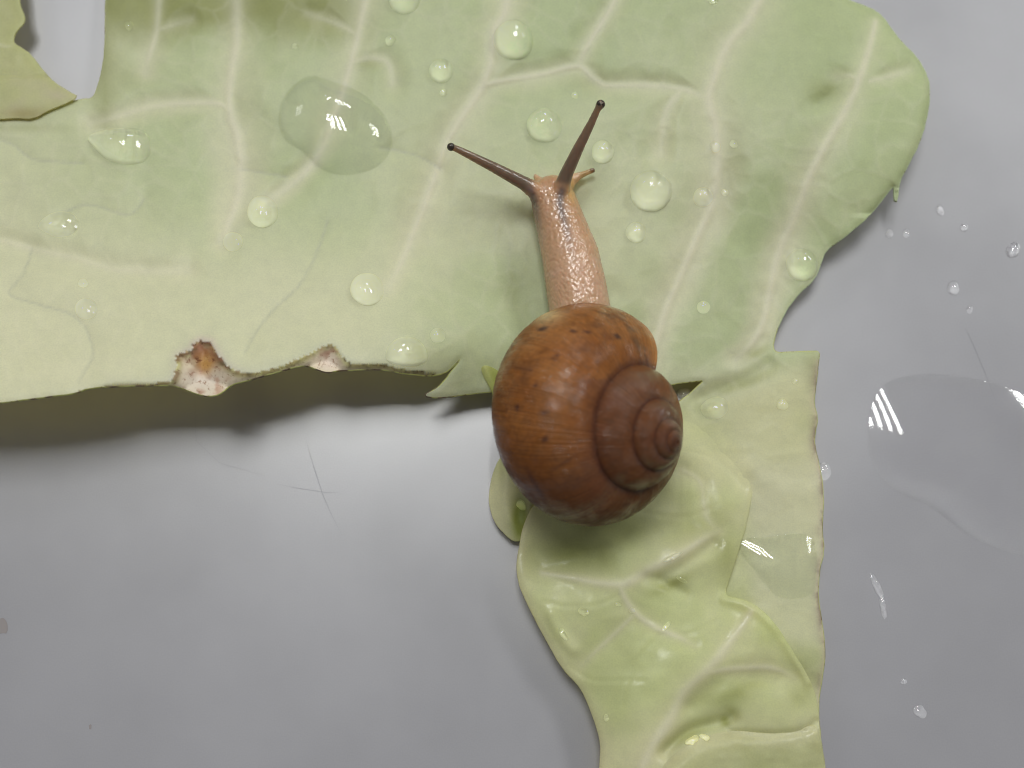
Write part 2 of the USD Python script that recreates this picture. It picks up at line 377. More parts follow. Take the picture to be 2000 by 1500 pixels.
def outline(pts, step, rough=0.0, seed=0, smooth=2):
    p = chaikin(pts, smooth)
    p = np.vstack([p, p[:1]])
    d = np.r_[0, np.cumsum(np.linalg.norm(np.diff(p, axis=0), axis=1))]
    s = np.linspace(0, d[-1], int(d[-1] / step) + 1)[:-1]
    q = np.stack([np.interp(s, d, p[:, 0]), np.interp(s, d, p[:, 1])], 1)
    if rough:
        q += rough * 2 * np.stack([fb(q[:, 0], q[:, 1], 14, seed, 3) - .5, fb(q[:, 0], q[:, 1], 14, seed + 5, 3) - .5], 1)
    return q


def flat_sheet(pts, step, rough=0.0, seed=0, smooth=2):
    """Planar triangulation of an outline: points (boundary first), triangles, size of the boundary."""
    b = outline(pts, step * 0.8, rough, seed, smooth)
    poly = shapely.Polygon(b).buffer(0)
    x0, y0, x1, y1 = poly.bounds
    xs, ys = np.meshgrid(np.arange(x0, x1, step), np.arange(y0, y1, step * 0.866))
    xs = xs + (np.arange(xs.shape[0])[:, None] % 2) * step / 2
    g = np.stack([xs.ravel(), ys.ravel()], 1)
    g = g[shapely.contains_xy(poly.buffer(-0.55 * step), g[:, 0], g[:, 1])]
    g += (np.random.default_rng(seed).random(g.shape) - .5) * step * 0.15
    p = np.vstack([b, g])
    t = Delaunay(p).simplices
    c = p[t].mean(1)
    t = t[shapely.contains_xy(poly, c[:, 0], c[:, 1])]
    e1, e2 = p[t[:, 1]] - p[t[:, 0]], p[t[:, 2]] - p[t[:, 0]]
    cr = e1[:, 0] * e2[:, 1] - e1[:, 1] * e2[:, 0]
    t = np.where((cr > 0)[:, None], t[:, ::-1], t)           # picture y runs down: this way round faces up
    t = t[np.abs(cr) > 1e-6]
    if shapely.LinearRing(b).is_ccw:
        pass
    return p, t, len(b), poly


leaf = xform('cabbage_leaf')
tag(leaf, 'torn pale green cabbage leaf with white veins, folded over at its lower right', 'cabbage leaf')
LP = '/World/cabbage_leaf/'


def build_sheet(name, p, t, nb, z, col, thick, mat=LEAF, who=None, special=None, rimcol=None, rimdark=0.0, seed=0):
    """Top, underside and rounded rim. who: number of the vein that a vertex belongs to (or -1). special: (mask, name, material) cuts faces out as parts."""
    d_edge = cKDTree(p[:nb]).query(p)[0]
    zt = z - 0.28 * thick * np.exp(-d_edge / 3.0)
    top = at(p[:, 0], p[:, 1], zt)
    n = vnormals(top, t)
    flip = n[:, 2].mean() < 0
    if flip:
        t, n = t[:, ::-1], -n
    free = np.ones(len(t), bool)
    for mask, nm, mt, lab in (special or []):
        k = mask[t].sum(1) >= 2
        k &= free
        if k.sum() > 4:
            pr = put(LP + nm, *subset(top, t, n, col, k)[:2], mt, *subset(top, t, n, col, k)[2:4])
            if lab:
                tag(pr, lab)
            free &= ~k
    if who is not None:
        for w in range(who.max() + 1):
            k = ((who[t] == w).sum(1) >= 2) & free
            if k.sum() > 12:
                s = subset(top, t, n, col, k)
                put(LP + 'vein', s[0], s[1], mat, s[2], s[3])
                free &= ~k
    s = subset(top, t, n, col, free)
    # underside
    und = top.copy()
    und[:, 2] -= thick * (1 - 0.3 * np.exp(-d_edge / 3.0))
    vv = [s[0], und]
    ff = [s[1], t[:, ::-1] + len(s[0])]
    nn = [s[2], -n]
    cc = [s[3], col * 0.97]
    put(LP + name, np.vstack(vv), np.vstack(ff), mat, np.vstack(nn), np.vstack(cc))
    # rim
    a, bnd = np.arange(nb), p[:nb]
    mid = (top[:nb] + und[:nb]) / 2
    tang = np.roll(mid, -1, 0) - np.roll(mid, 1, 0)
    out = np.stack([tang[:, 1], -tang[:, 0], 0 * tang[:, 0]], 1)
    out /= np.maximum(np.linalg.norm(out, axis=1, keepdims=True), 1e-9)
    cen = shapely.Polygon(top[:nb, :2]).buffer(0)
    tst = mid[:, :2] + out[:, :2] * 2
    if shapely.contains_xy(cen, tst[:, 0], tst[:, 1]).mean() > 0.5:
        out = -out
    rings, prof = [], [(0, 0), (.12, .8), (.5, 1.0), (.88, .8), (1, 0)]
    for h, o in prof:
        rings.append(top[:nb] * (1 - h) + und[:nb] * h + out * o * thick * 0.22)
    rv = np.vstack(rings)
    rf = []
    for r in range(len(prof) - 1):
        x, y = a + r * nb, (a + 1) % nb + r * nb
        rf += [np.stack([x, y, y + nb], 1), np.stack([x, y + nb, x + nb], 1)]
    rf = np.vstack(rf)
    rn = vnormals(rv, rf)
    if (rn * np.tile(out, (len(prof), 1))).sum() < 0:
        rf, rn = rf[:, ::-1], -rn
    rc = np.tile(col[:nb] if rimcol is None else rimcol, (len(prof), 1))
    put(LP + 'cut_edge', rv, rf, mat if rimcol is None else CUT, rn, rc)


CREAM, PALE, GREEN, OLIVE, VEINC = (np.array(c) for c in ((.69, .715, .53), (.645, .69, .48), (.53, .615, .355), (.37, .395, .15), (.79, .79, .66)))

CTRL_A = np.array([(-380, 800, 205), (-380, 300, 84), (300, -300, 34), (1000, -300, 66), (1550, -300, 76), (-60, 790, 205), (0, 782, 205), (200, 755, 205), (400, 745, 200), (600, 712, 185), (800, 715, 160), (890, 680, 120), (860, 768, 78), (960, 760, 66), (-60, 500, 112), (0, 300, 70),
                   (200, 210, 66), (300, 100, 56), (205, 0, 40), (350, -60, 30), (600, -60, 44), (600, 150, 76), (500, 400, 90), (250, 450, 104), (250, 620, 152), (700, 500, 98), (560, 600, 138), (920, 560, 76), (900, 100, 72), (900, -60, 66), (900, 400, 68),
                   (1100, 300, 65), (1100, 600, 62), (1300, 150, 76), (1200, -60, 74), (1300, 500, 64), (1300, 740, 56), (1500, 50, 82), (1500, 300, 82), (1700, 10, 74), (1812, 180, 84),
                   (1700, 300, 94), (1740, 390, 82), (1600, 500, 50), (1500, 560, 46), (1510, 660, 36), (1420, 690, 46), (1375, 742, 44), (1335, 785, 38), (1595, 692, 56), (1500, 715, 40), (1590, 850, 34),
                   (1600, 1000, 34), (1500, 1000, 32), (1450, 800, 40), (1600, 1200, 36), (1500, 1300, 34), (1600, 1400, 34), (1400, 900, 40), (1350, 1200, 34), (1300, 1500, 34), (1600, 1560, 34), (1300, 850, 40)], float)
RBF_A = RBFInterpolator(CTRL_A[:, :2] / 500, CTRL_A[:, 2], smoothing=0.01)


def crease(xy, pts, depth, w):
    d = cKDTree(dense([(a, b) for a, b in pts])).query(xy)[0]
    return depth * np.exp(-(d / w) ** 2)


def z_leaf(xy, full=False):
    xy = np.asarray(xy, float)
    z = RBF_A(xy / 500)
    ridge, who, dist = vein_field(xy, VEINS_A)
    fd = np.full(len(xy), 1e9)
    for f in FINE_A:
        fd = np.minimum(fd, cKDTree(dense(f)).query(xy)[0])
    z = z + 9 * (1 - np.exp(-(dist / 60) ** 2)) + 2.4 * ridge - 1.2 * np.exp(-(fd / 4) ** 2) - 3 * np.exp(-(fd / 20) ** 2)
    z = z + 16 * (fb(xy[:, 0], xy[:, 1], 170, 3, 3) - .5) + 5 * (fb(xy[:, 0], xy[:, 1], 48, 8, 3) - .5)
    z = z + crease(xy, [(1440, 705), (1470, 690), (1492, 668)], -4, 14) + crease(xy, [(1360, 778), (1400, 758), (1450, 738), (1500, 710)], -9, 20)
    z = z + crease(xy, [(1335, 770), (1400, 737), (1450, 718), (1500, 697)], 4, 20)
    z = z + crease(xy, [(1600, 205), (1650, 165)], -9, 18) + crease(xy, [(1595, 1350), (1540, 1310)], -10, 30)
    z = z + crease(xy, [(1470, 915), (1530, 960), (1600, 955)], 2.5, 22)
    return (z, ridge, who, dist, fd) if full else z


MAIN = [(-380, 800), (-70, 792), (0, 786), (40, 781), (100, 773), (150, 767), (170, 757), (240, 753), (300, 752), (338, 752), (355, 757), (385, 769), (407, 774), (430, 769), (450, 751), (480, 743), (540, 726), (575, 716),
        (600, 713), (622, 722), (640, 727), (660, 723), (690, 722), (735, 720), (760, 723), (790, 729), (840, 734), (866, 729), (882, 718), (894, 705), (899, 700), (898, 706), (885, 722), (870, 742), (852, 760), (826, 772),
        (846, 776), (875, 775), (905, 770), (960, 764), (1000, 762), (1150, 770), (1290, 758), (1318, 748), (1350, 745), (1378, 741), (1360, 758), (1335, 780), (1300, 800), (1250, 850), (1290, 1000), (1330, 1200), (1300, 1400), (1290, 1580),
        (1616, 1580), (1612, 1500), (1601, 1432), (1597, 1372), (1605, 1330), (1612, 1272), (1606, 1222), (1597, 1162), (1600, 1112), (1610, 1078), (1605, 1040), (1609, 962), (1601, 912), (1590, 868), (1592, 845), (1597, 815), (1589, 790), (1593, 755),
        (1599, 700), (1600, 687), (1590, 686), (1540, 688), (1518, 690), (1508, 680), (1514, 652), (1532, 610), (1560, 572), (1592, 545), (1604, 510), (1612, 488), (1645, 466), (1700, 420), (1736, 372), (1748, 360), (1748, 392), (1752, 394), (1757, 352),
        (1775, 320), (1795, 280), (1808, 240), (1816, 190), (1813, 150), (1790, 110), (1760, 82), (1740, 55), (1722, 30), (1700, 15), (1650, -2), (1600, -30), (1560, -90), (1500, -300), (260, -300), (212, -75), (206, 0), (206, 60), (205, 100), (199, 140),
        (190, 174), (180, 193), (160, 194), (130, 200), (90, 205), (0, 200), (-380, 190)]
p, t, nb, poly = flat_sheet(MAIN, 5.0, 0.9, 1, 1)
z, ridge, who, dist, fd = z_leaf(p, True)
d_edge = cKDTree(p[:nb]).query(p)[0]
x, y = p.T
z = z - 12 * np.exp(-d_edge / 14) * sstep(1620, 1700, x) * (y < 420)
# the browned cut face along the lower edge falls away steeply
CUTFACE = shapely.Polygon([(150, 764), (240, 749), (300, 748), (336, 744), (345, 712), (342, 694), (372, 684), (378, 672), (392, 664), (412, 668), (424, 690), (444, 714), (470, 727), (505, 727), (550, 715), (598, 694), (622, 680), (648, 671), (660, 682),
                           (672, 700), (686, 710), (720, 711), (748, 711), (775, 719), (820, 725), (850, 727), (860, 745), (700, 745), (620, 735), (560, 760), (460, 790), (340, 790), (200, 780)])
incut = shapely.contains_xy(CUTFACE, x, y)
cutd = np.where(incut, shapely.distance(shapely.points(p), CUTFACE.exterior), 0)
cutline = np.array(CUTFACE.exterior.coords)[:32]
dline = cKDTree(dense(cutline)).query(p)[0]
z = z - np.where(incut, np.minimum(dline, 45) * 0.75, 0)
# leaf colour: cream, greener areas, darker olive band and patches
n1, n2, n3 = fb(x, y, 210, 21), fb(x, y, 70, 31), fb(x, y, 30, 41)
green = sstep(20, 95, dist + 40 * (n2 - .5)) * (0.30 + 0.9 * sstep(.3, .75, n1)) + 0.12 * (n2 - .5)
green += 0.45 * sstep(420, 60, y) * sstep(150, 420, x) + 0.40 * sstep(1380, 1700, x) * sstep(600, 300, y)
green *= 1 - 0.75 * sstep(330, 620, y) * sstep(1000, 650, x)
green *= 1 - 0.6 * sstep(380, 180, x)
green *= 0.8
green *= 1 - 0.6 * sstep(680, 740, y) * (x > 1300)
green += 0.9 * np.exp(-d_edge / 9) * sstep(1450, 1600, x) * (y < 480)
col = mixc(CREAM, PALE, np.clip(green * 1.6, 0, 1))
col = mixc(col, GREEN, np.clip(green, 0, 1) ** 1.3 * 0.78)
col = mixc(col, (.76, .775, .61), .55 * sstep(300, 620, y) * sstep(1150, 500, x))
ol = sstep(115, 20, y + 60 * (n2 - .5)) * sstep(190, 215, x) * sstep(760, 640, x)
ol = np.maximum(ol, sstep(60, 0, np.abs(x - 205) + .15 * np.abs(y - 120)) * (y < 250) * 0.6)
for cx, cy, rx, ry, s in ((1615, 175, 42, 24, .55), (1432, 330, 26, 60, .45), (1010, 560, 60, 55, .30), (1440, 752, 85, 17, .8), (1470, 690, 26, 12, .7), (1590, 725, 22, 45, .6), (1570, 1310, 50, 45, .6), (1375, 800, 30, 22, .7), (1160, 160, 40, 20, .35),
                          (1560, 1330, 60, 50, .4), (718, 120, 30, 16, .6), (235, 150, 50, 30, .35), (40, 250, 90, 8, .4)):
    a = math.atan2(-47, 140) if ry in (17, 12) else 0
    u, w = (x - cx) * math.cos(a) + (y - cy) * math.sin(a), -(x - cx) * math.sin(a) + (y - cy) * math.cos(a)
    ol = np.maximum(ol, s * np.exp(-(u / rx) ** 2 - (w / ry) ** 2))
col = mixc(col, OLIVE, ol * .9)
col = mixc(col, VEINC, np.clip(0.82 * ridge, 0, 1) * (1 - 0.5 * ol))
col = mixc(col, VEINC, 0.28 * np.exp(-(dist / 26) ** 2))
col = mixc(col, (.50, .52, .44), 0.45 * np.exp(-(fd / 2.6) ** 2))
wx, wy = x + 46 * (fb(x, y, 60, 301, 3) - .5), y + 46 * (fb(x, y, 60, 311, 3) - .5)
cells = np.random.default_rng(3).random((1900, 2)) * [2400, 2000] + [-400, -350]
dd = cKDTree(cells).query(np.stack([wx, wy], 1), k=2)[0]
net = np.exp(-((dd[:, 1] - dd[:, 0]) / 5.5) ** 2)
col = mixc(col, VEINC, 0.17 * net * sstep(.3, .6, fb(x, y, 160, 321, 3)))
z = z + 0.5 * net
LB = mixc((.70, .715, .48), (.615, .665, .36), np.clip(1.1 * sstep(.35, .75, fb(x, y, 150, 121)), 0, 1))
inB = sstep(700, 770, y - .25 * (1500 - x)) * (x > 1240)
col = mixc(col, mixc(LB, (.72, .73, .56), .75 * sstep(1440, 1490, x) * sstep(870, 930, y) * (1 - sstep(1235, 1290, y))), .85 * inB * (1 - ol))
col *= (0.975 + 0.05 * n3)[:, None]
# browned, dried cut
cc = mixc((.52, .50, .20), (.62, .53, .36), sstep(3, 16, dline))
k1 = np.exp(-(((x - 398) / 46) ** 2 + ((y - 735) / 40) ** 2))
cc = mixc(cc, (.60, .535, .46), k1 * sstep(690, 745, y))
nb1 = fb(x, y, 13, 61, 4)
cc = mixc(cc, (.26, .115, .05), np.clip(1.5 * np.exp(-(((x - 392 - .25 * (y - 690)) / 40) ** 2 + ((y - 693) / 26) ** 2)) * sstep(.30, .55, nb1), 0, 1))
cc = mixc(cc, (.50, .27, .07), np.clip(1.2 * np.exp(-(((x - 402) / 17) ** 2 + ((y - 712) / 19) ** 2)), 0, 1) * .85)
cc = mixc(cc, (.36, .17, .10), .7 * sstep(.56, .66, fb(x, y, 17, 63, 4)) * np.exp(-((x - 400) / 60) ** 2))
cc = mixc(cc, (.16, .07, .03), np.clip(1.5 * np.exp(-(dline / 8) ** 2) * sstep(.32, .52, fb(x, y, 12, 61, 3)), 0, 1) * (0.45 + 0.55 * np.exp(-((x - 400) / 75) ** 2)))
cc = mixc(cc, (.66, .56, .46), np.exp(-(((x - 642) / 26) ** 2 + ((y - 708) / 20) ** 2)))
cc = mixc(cc, (.34, .17, .11), .8 * sstep(.48, .6, fb(x, y, 11, 64, 4)) * np.exp(-(((x - 645) / 30) ** 2 + ((y - 690) / 14) ** 2)))
cc = mixc(cc, (.10, .08, .03), sstep(.52, .66, fb(x, y, 9, 71, 3)) * .8 * np.exp(-(dline / 9) ** 2))
col = np.where(incut[:, None], cc, col)
halo = np.exp(-(shapely.distance(shapely.points(p), CUTFACE) / 9) ** 2) * ~incut
col = mixc(col, (.74, .66, .58), halo * np.exp(-((x - 400) / 60) ** 2) * .8)
# rim colours
bx, by = p[:nb].T
rim = mixc((.56, .58, .24), (.36, .38, .10), fb(bx, by, 60, 81))
dk = sstep(.5, .62, fb(bx, by, 16, 91, 3)) * (by > 700) * (bx < 900) + 0.55 * sstep(.55, .62, fb(bx, by, 26, 92, 3)) * (bx > 1560) * (by > 700)
rim = mixc(rim, (.12, .07, .06), np.clip(dk, 0, 1) * .9)
rim = mixc(rim, GREEN * .9, (by < 640) & (bx > 1400))
edgepurple = np.exp(-d_edge / 6) * (x > 1560) * (y > 700)
col = mixc(col, (.62, .52, .44), .6 * edgepurple)
col = mixc(col, (.22, .12, .11), .6 * edgepurple * sstep(.5, .62, fb(x, y, 24, 92, 3)))
who = np.where(ridge > 0.3, who, -1)
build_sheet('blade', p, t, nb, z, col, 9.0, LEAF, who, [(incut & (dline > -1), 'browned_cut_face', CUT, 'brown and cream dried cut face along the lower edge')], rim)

# folded-over layer of the lower right strip
CTRL_B = np.array([(1335, 803, 52), (1400, 835, 46), (1470, 905, 34), (1000, 960, 58), (960, 1060, 55), (1012, 1130, 60), (1150, 900, 62), (1200, 1000, 70), (1300, 900, 60), (1330, 1000, 62), (1400, 980, 58), (1450, 1050, 54), (1412, 1165, 50),
                   (1060, 1240, 60), (1135, 1340, 58), (1175, 1450, 58), (1210, 1145, 88), (1330, 1085, 88), (1250, 1250, 76), (1464, 1195, 72), (1380, 1311, 92), (1306, 1412, 92), (1260, 1500, 90), (1500, 1290, 66), (1592, 1375, 48),
                   (1410, 1400, 58), (1600, 1450, 44), (1500, 1500, 56), (1320, 1150, 62), (1110, 1075, 58), (1500, 1400, 70), (1200, 1560, 60)], float)
RBF_B = RBFInterpolator(CTRL_B[:, :2] / 500, CTRL_B[:, 2], smoothing=0.005)


def z_fold(xy, full=False):
    xy = np.asarray(xy, float)
    z = RBF_B(xy / 500)
    ridge, who, dist = vein_field(xy, VEINS_B)
    x, y = xy.T
    z = z + 2.2 * ridge + 6 * (1 - np.exp(-(dist / 60) ** 2)) + 18 * (fb(x, y, 130, 13, 2) - .5) + 3.5 * (fb(x, y, 40, 18, 2) - .5)
    z = z + crease(xy, [(1290, 1130), (1330, 1105), (1395, 1062)], -7, 13) + crease(xy, [(1260, 1128), (1300, 1140), (1335, 1158)], -7, 12)
    z = z + crease(xy, [(1350, 1375), (1410, 1330), (1470, 1322), (1520, 1330)], -9, 22) + crease(xy, [(1300, 1470), (1350, 1425), (1415, 1408), (1428, 1400)], -16, 14)
    z = z + crease(xy, [(1420, 1428), (1500, 1436), (1570, 1428), (1596, 1408)], -7, 8) + crease(xy, [(1075, 1200), (1095, 1240), (1120, 1270)], 6, 12)
    z = z + crease(xy, [(1180, 1020), (1260, 1050), (1340, 1020)], -9, 30) + crease(xy, [(1050, 1080), (1110, 1090), (1160, 1085)], -10, 28)
    z = z + crease(xy, [(1415, 1170), (1470, 1186), (1512, 1222), (1548, 1275), (1582, 1330)], 7, 12)
    for ln in ([(1130, 905), (1210, 985), (1330, 1010), (1400, 985)], [(1060, 1175), (1140, 1185), (1215, 1160)], [(1290, 1240), (1240, 1300), (1215, 1380)], [(1400, 1210), (1330, 1240), (1260, 1235)],
               [(1500, 1230), (1470, 1290), (1430, 1340)], [(1110, 1300), (1170, 1330), (1260, 1330)], [(1330, 880), (1400, 900), (1450, 950)]):
        z = z + crease(xy, ln, -1.1, 5) + crease(xy, ln, 1.2, 16)
    top = sstep(0, 90, cKDTree(dense([(1335, 800), (1370, 812), (1400, 838), (1440, 878), (1472, 908)])).query(xy)[0])
    z = (z_leaf(xy) - 1.5) * (1 - top) + z * top
    return (z, ridge, who, dist) if full else z


FOLD = [(1325, 798), (1370, 812), (1402, 838), (1442, 876), (1474, 906), (1469, 960), (1456, 1030), (1446, 1060), (1426, 1125), (1412, 1164), (1440, 1170), (1472, 1179), (1512, 1215), (1546, 1270), (1580, 1325), (1597, 1372), (1600, 1430), (1612, 1500), (1616, 1580),
        (1170, 1580), (1172, 1500), (1176, 1452), (1160, 1400), (1136, 1342), (1100, 1308), (1062, 1240), (1022, 1162), (1012, 1130), (1010, 1100), (1016, 1064), (1022, 1030), (1040, 990), (1080, 950), (1120, 900), (1220, 840), (1290, 805)]
p, t, nb, poly = flat_sheet(FOLD, 5.0, 0.5, 5, 2)
z, ridge, who, dist = z_fold(p, True)
x, y = p.T
d_edge = cKDTree(p[:nb]).query(p)[0]
n1, n2, n3 = fb(x, y, 150, 121), fb(x, y, 55, 131), fb(x, y, 24, 141)
green = np.clip(0.25 + 1.1 * sstep(.3, .75, n1) * sstep(12, 70, dist + 40 * (n2 - .5)), 0, 1)
green = np.clip(1.1 * sstep(.35, .75, n1), 0, 1)
col = mixc((.70, .715, .48), (.615, .665, .36), green)
ol = np.zeros(len(p))
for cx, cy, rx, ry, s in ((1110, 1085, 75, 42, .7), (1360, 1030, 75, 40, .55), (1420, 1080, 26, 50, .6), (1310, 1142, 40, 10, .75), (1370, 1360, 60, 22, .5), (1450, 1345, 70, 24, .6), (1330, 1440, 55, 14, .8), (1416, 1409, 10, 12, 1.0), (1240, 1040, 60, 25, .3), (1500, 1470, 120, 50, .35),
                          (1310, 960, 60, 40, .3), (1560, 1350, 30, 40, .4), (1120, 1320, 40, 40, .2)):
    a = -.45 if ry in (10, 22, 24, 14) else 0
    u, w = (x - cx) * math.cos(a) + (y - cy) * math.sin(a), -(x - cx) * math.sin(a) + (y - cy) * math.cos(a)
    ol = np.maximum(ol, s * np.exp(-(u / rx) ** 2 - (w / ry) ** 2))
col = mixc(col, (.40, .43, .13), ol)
col = mixc(col, VEINC, np.clip(.7 * ridge, 0, 1) * (1 - .6 * ol))
col = mixc(col, (.70, .68, .50), .3 * np.exp(-(dist / 30) ** 2))
col = mixc(col, (.66, .64, .44), .6 * np.exp(-d_edge / 14) * (x < 1200))
col *= (0.975 + 0.05 * n3)[:, None]
build_sheet('folded_layer', p, t, nb, z, col, 8.0, WET, np.where(ridge > .42, who, -1))

# lowest fold, crossing the bottom of the picture
LOW = [(1268, 1580), (1285, 1525), (1300, 1492), (1334, 1462), (1360, 1446), (1398, 1434), (1440, 1428), (1500, 1435), (1552, 1432), (1592, 1414), (1600, 1440), (1612, 1500), (1616, 1580)]
p, t, nb, poly = flat_sheet(LOW, 5.0, 0.8, 6, 2)
x, y = p.T
d_edge = cKDTree(p[:nb]).query(p)[0]
tl = cKDTree(dense([(1285, 1525), (1300, 1492), (1334, 1462), (1360, 1446), (1398, 1434), (1440, 1428), (1500, 1435), (1552, 1432), (1592, 1414)])).query(p)[0]
z = z_fold(p) + 5 + 14 * sstep(0, 26, tl) * sstep(1560, 1400, x) + 9 * (fb(x, y, 40, 15, 3) - .5)
z = z + 10 * np.exp(-(((x - 1365) / 26) ** 2 + ((y - 1448) / 12) ** 2)) * (0.6 + 1.2 * (fb(x, y, 10, 16, 2) - .5))
col = mixc((.66, .67, .46), (.53, .56, .29), sstep(0, 40, tl) * (.5 + .8 * (fb(x, y, 70, 19) - .3)))
build_sheet('lower_fold', p, t, nb, z, col, 8.0, WET)

# rounded lobe showing left of the fold under the shell
LOBE = [(1000, 880), (976, 894), (962, 930), (956, 965), (957, 990), (968, 1022), (990, 1046), (1006, 1058), (1030, 1050), (1060, 1000), (1090, 940), (1060, 880)]
p, t, nb, poly = flat_sheet(LOBE, 4.0, 0.4, 7, 2)
x, y = p.T
d_edge = cKDTree(p[:nb]).query(p)[0]
z = 34 + 14 * sstep(0, 30, d_edge) - 12 * np.exp(-(((x - 1016) / 14) ** 2 + ((y - 1010) / 42) ** 2)) + 3 * fb(x, y, 30, 4)
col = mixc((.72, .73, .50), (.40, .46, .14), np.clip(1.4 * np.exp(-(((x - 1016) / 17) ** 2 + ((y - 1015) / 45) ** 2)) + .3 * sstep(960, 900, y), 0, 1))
build_sheet('lobe', p, t, nb, z, col, 8.0, WET)

# small curled tongue left of the shell
CURL = [(940, 716), (952, 714), (972, 724), (990, 740), (990, 800), (972, 800), (966, 775), (955, 750), (944, 732)]
p, t, nb, poly = flat_sheet(CURL, 3.0, 0.2, 8, 2)
x, y = p.T
z = z_leaf(p) + 6 + 0.10 * (x - 940) + 6 * np.exp(-((x - 962 - .4 * (y - 750)) / 9) ** 2)
col = mixc((.58, .62, .28), (.47, .52, .15), sstep(945, 970, x))
build_sheet('curled_tongue', p, t, nb, z, col, 6.0)

# turned-over flap in the upper left corner
FLAP = [(-300, -260), (10, -260), (30, -75), (36, -30), (37, 0), (41, 16), (49, 34), (46, 46), (32, 60), (26, 76), (26, 84), (40, 92), (60, 106), (84, 138), (104, 160), (136, 180), (154, 189), (120, 205), (92, 216), (66, 232), (30, 230), (0, 232), (-300, 236)]
p, t, nb, poly = flat_sheet(FLAP, 5.0, 0.6, 9, 1)
x, y = p.T
d_edge = cKDTree(p[:nb]).query(p)[0]
FV = [[(-60, 84, 8), (0, 88, 8), (14, 90, 8), (30, 85, 6)]]
ridge, who, dist = vein_field(p, FV)
z = 56 - 0.04 * y + 10 * (fb(x, y, 60, 24, 3) - .5) + 3 * ridge
z = np.where(y > 150, np.maximum(z, z_leaf(p) + 3), z) + 6 * sstep(0, 1, y / 150)
z = np.maximum(z, (z_leaf(p) + 2.5) * sstep(150, 200, y))
n1, n2 = fb(x, y, 60, 221), fb(x, y, 24, 231)
col = mixc((.56, .58, .32), (.62, .59, .45), sstep(.3, .7, n1) * sstep(110, 170, y + 40 * n2))
col = mixc(col, (.54, .57, .27), sstep(24, 0, d_edge) * .6)
col = mixc(col, (.42, .37, .16), np.exp(-(((x - 50) / 45) ** 2 + ((y - 222) / 12) ** 2)) * .8)
col = mixc(col, VEINC * .95, ridge)
build_sheet('turned_flap', p, t, nb, z, col, 4.0, LEAF, np.where(ridge > .42, who, -1))

# ------------------------------------------------------------------ the snail
snail = xform('snail')
tag(snail, 'land snail with glossy orange-brown spiral shell stretching its neck and feelers up the leaf', 'snail')
SP = '/World/snail/'
# shell: logarithmic spiral, dextral
AX, AY, AZ, PAZ, PTL, PH, PK, R0, Z0, RR, RZ, TW = 279.51, -158.82, 339.92, -.3077, .7821, 1.4349, .0926, 99.63, 249.81, 126.25, 132.21, -.0404
ax = np.array([math.sin(PTL) * math.cos(PAZ), math.sin(PTL) * math.sin(PAZ), math.cos(PTL)])
e1 = np.cross([0, 1, 0], ax); e1 /= np.linalg.norm(e1)
e2 = np.cross(ax, e1)


def shell_point(T, Fv, grow=1.0):
    u, w = RR * grow * np.cos(Fv), RZ * grow * np.sin(Fv)
    c, s = math.cos(TW), math.sin(TW)
    r, zz = R0 + c * u - s * w, -Z0 + s * u + c * w
    g = np.exp(PK * T)
    a = -T + PH
    return np.array([AX, AY, AZ]) + (g * r)[..., None] * (np.cos(a)[..., None] * e1 + np.sin(a)[..., None] * e2) + (g * (zz + Z0) - Z0 * np.sqrt(g * g + .0045))[..., None] * ax


T_END = 0.26
NT, NF = 1500, 132
tt = np.linspace(-2 * math.pi * 5.6, T_END, NT)
ff = np.linspace(0, 2 * math.pi, NF, endpoint=False)
STREAK = .5
TT, FF = np.meshgrid(tt, ff, indexing='ij')
gl = meshkit.fbm(np.stack([TT * 9, FF * .25 + 9, 0 * TT + .3], -1), 3, 5) - .5
gl2 = meshkit.fbm(np.stack([TT * 2.2, np.cos(FF) * 1.2 + 9, np.sin(FF) * 1.2 + 5], -1), 3, 6) - .5
P = shell_point(TT, FF, 1 + (0.018 * gl + 0.022 * gl2) * sstep(-14, -5, TT))
wrink = np.exp(-((TT - .12) / .12) ** 2) * np.sin(TT * 95 + 1.5 * gl2 * 6) * .004
P = P + (P - shell_point(TT, FF, 0.0)) * wrink[..., None]
# inside of the lip
ti = np.linspace(T_END, T_END - 0.5, 14)
Ti, Fi = np.meshgrid(ti, ff, indexing='ij')
Pi = shell_point(Ti, Fi, 0.972)
lipring = shell_point(np.full((1, NF), T_END + .006), ff[None], 0.99)
V = np.concatenate([P, lipring, Pi], 0)
rows = len(V)
i, j = np.meshgrid(np.arange(rows - 1), np.arange(NF), indexing='ij')
a, b = i * NF + j, i * NF + (j + 1) % NF
F_ = np.stack([np.stack([a, b, b + NF], -1), np.stack([a, b + NF, a + NF], -1)], 2).reshape(-1, 3)
rowf = np.repeat(np.arange(rows - 1), NF * 2)
V = V.reshape(-1, 3)
N = vnormals(V, F_)
cen = shell_point(TT, FF, 0.0).reshape(-1, 3)
if ((V[:NT * NF] - cen) * N[:NT * NF]).sum() < 0:
    F_, N = F_[:, ::-1], -N
Tall = np.concatenate([TT.ravel(), np.full(NF, T_END), Ti.ravel()])
Fall = np.concatenate([FF.ravel(), ff, Fi.ravel()])
S2 = seen(V)
sx, sy = S2.T
m1 = meshkit.fbm(V / 75 + 30, 4, 3)
m2 = meshkit.fbm(V / 24 + 60, 4, 4)
m3 = meshkit.fbm(np.stack([Tall * 5, Fall * 1.1, 0 * Tall], -1) + 40, 4, 8)
OR, OC, BR, PU = (np.array(c) for c in ((.185, .061, .0105), (.25, .10, .026), (.068, .023, .008), (.092, .031, .0105)))
colS = mixc(OR, OC, sstep(.42, .72, m1) * .7 + .25 * sstep(.5, .75, m3))
colS = mixc(colS, BR, sstep(.52, .75, m2) * .45)
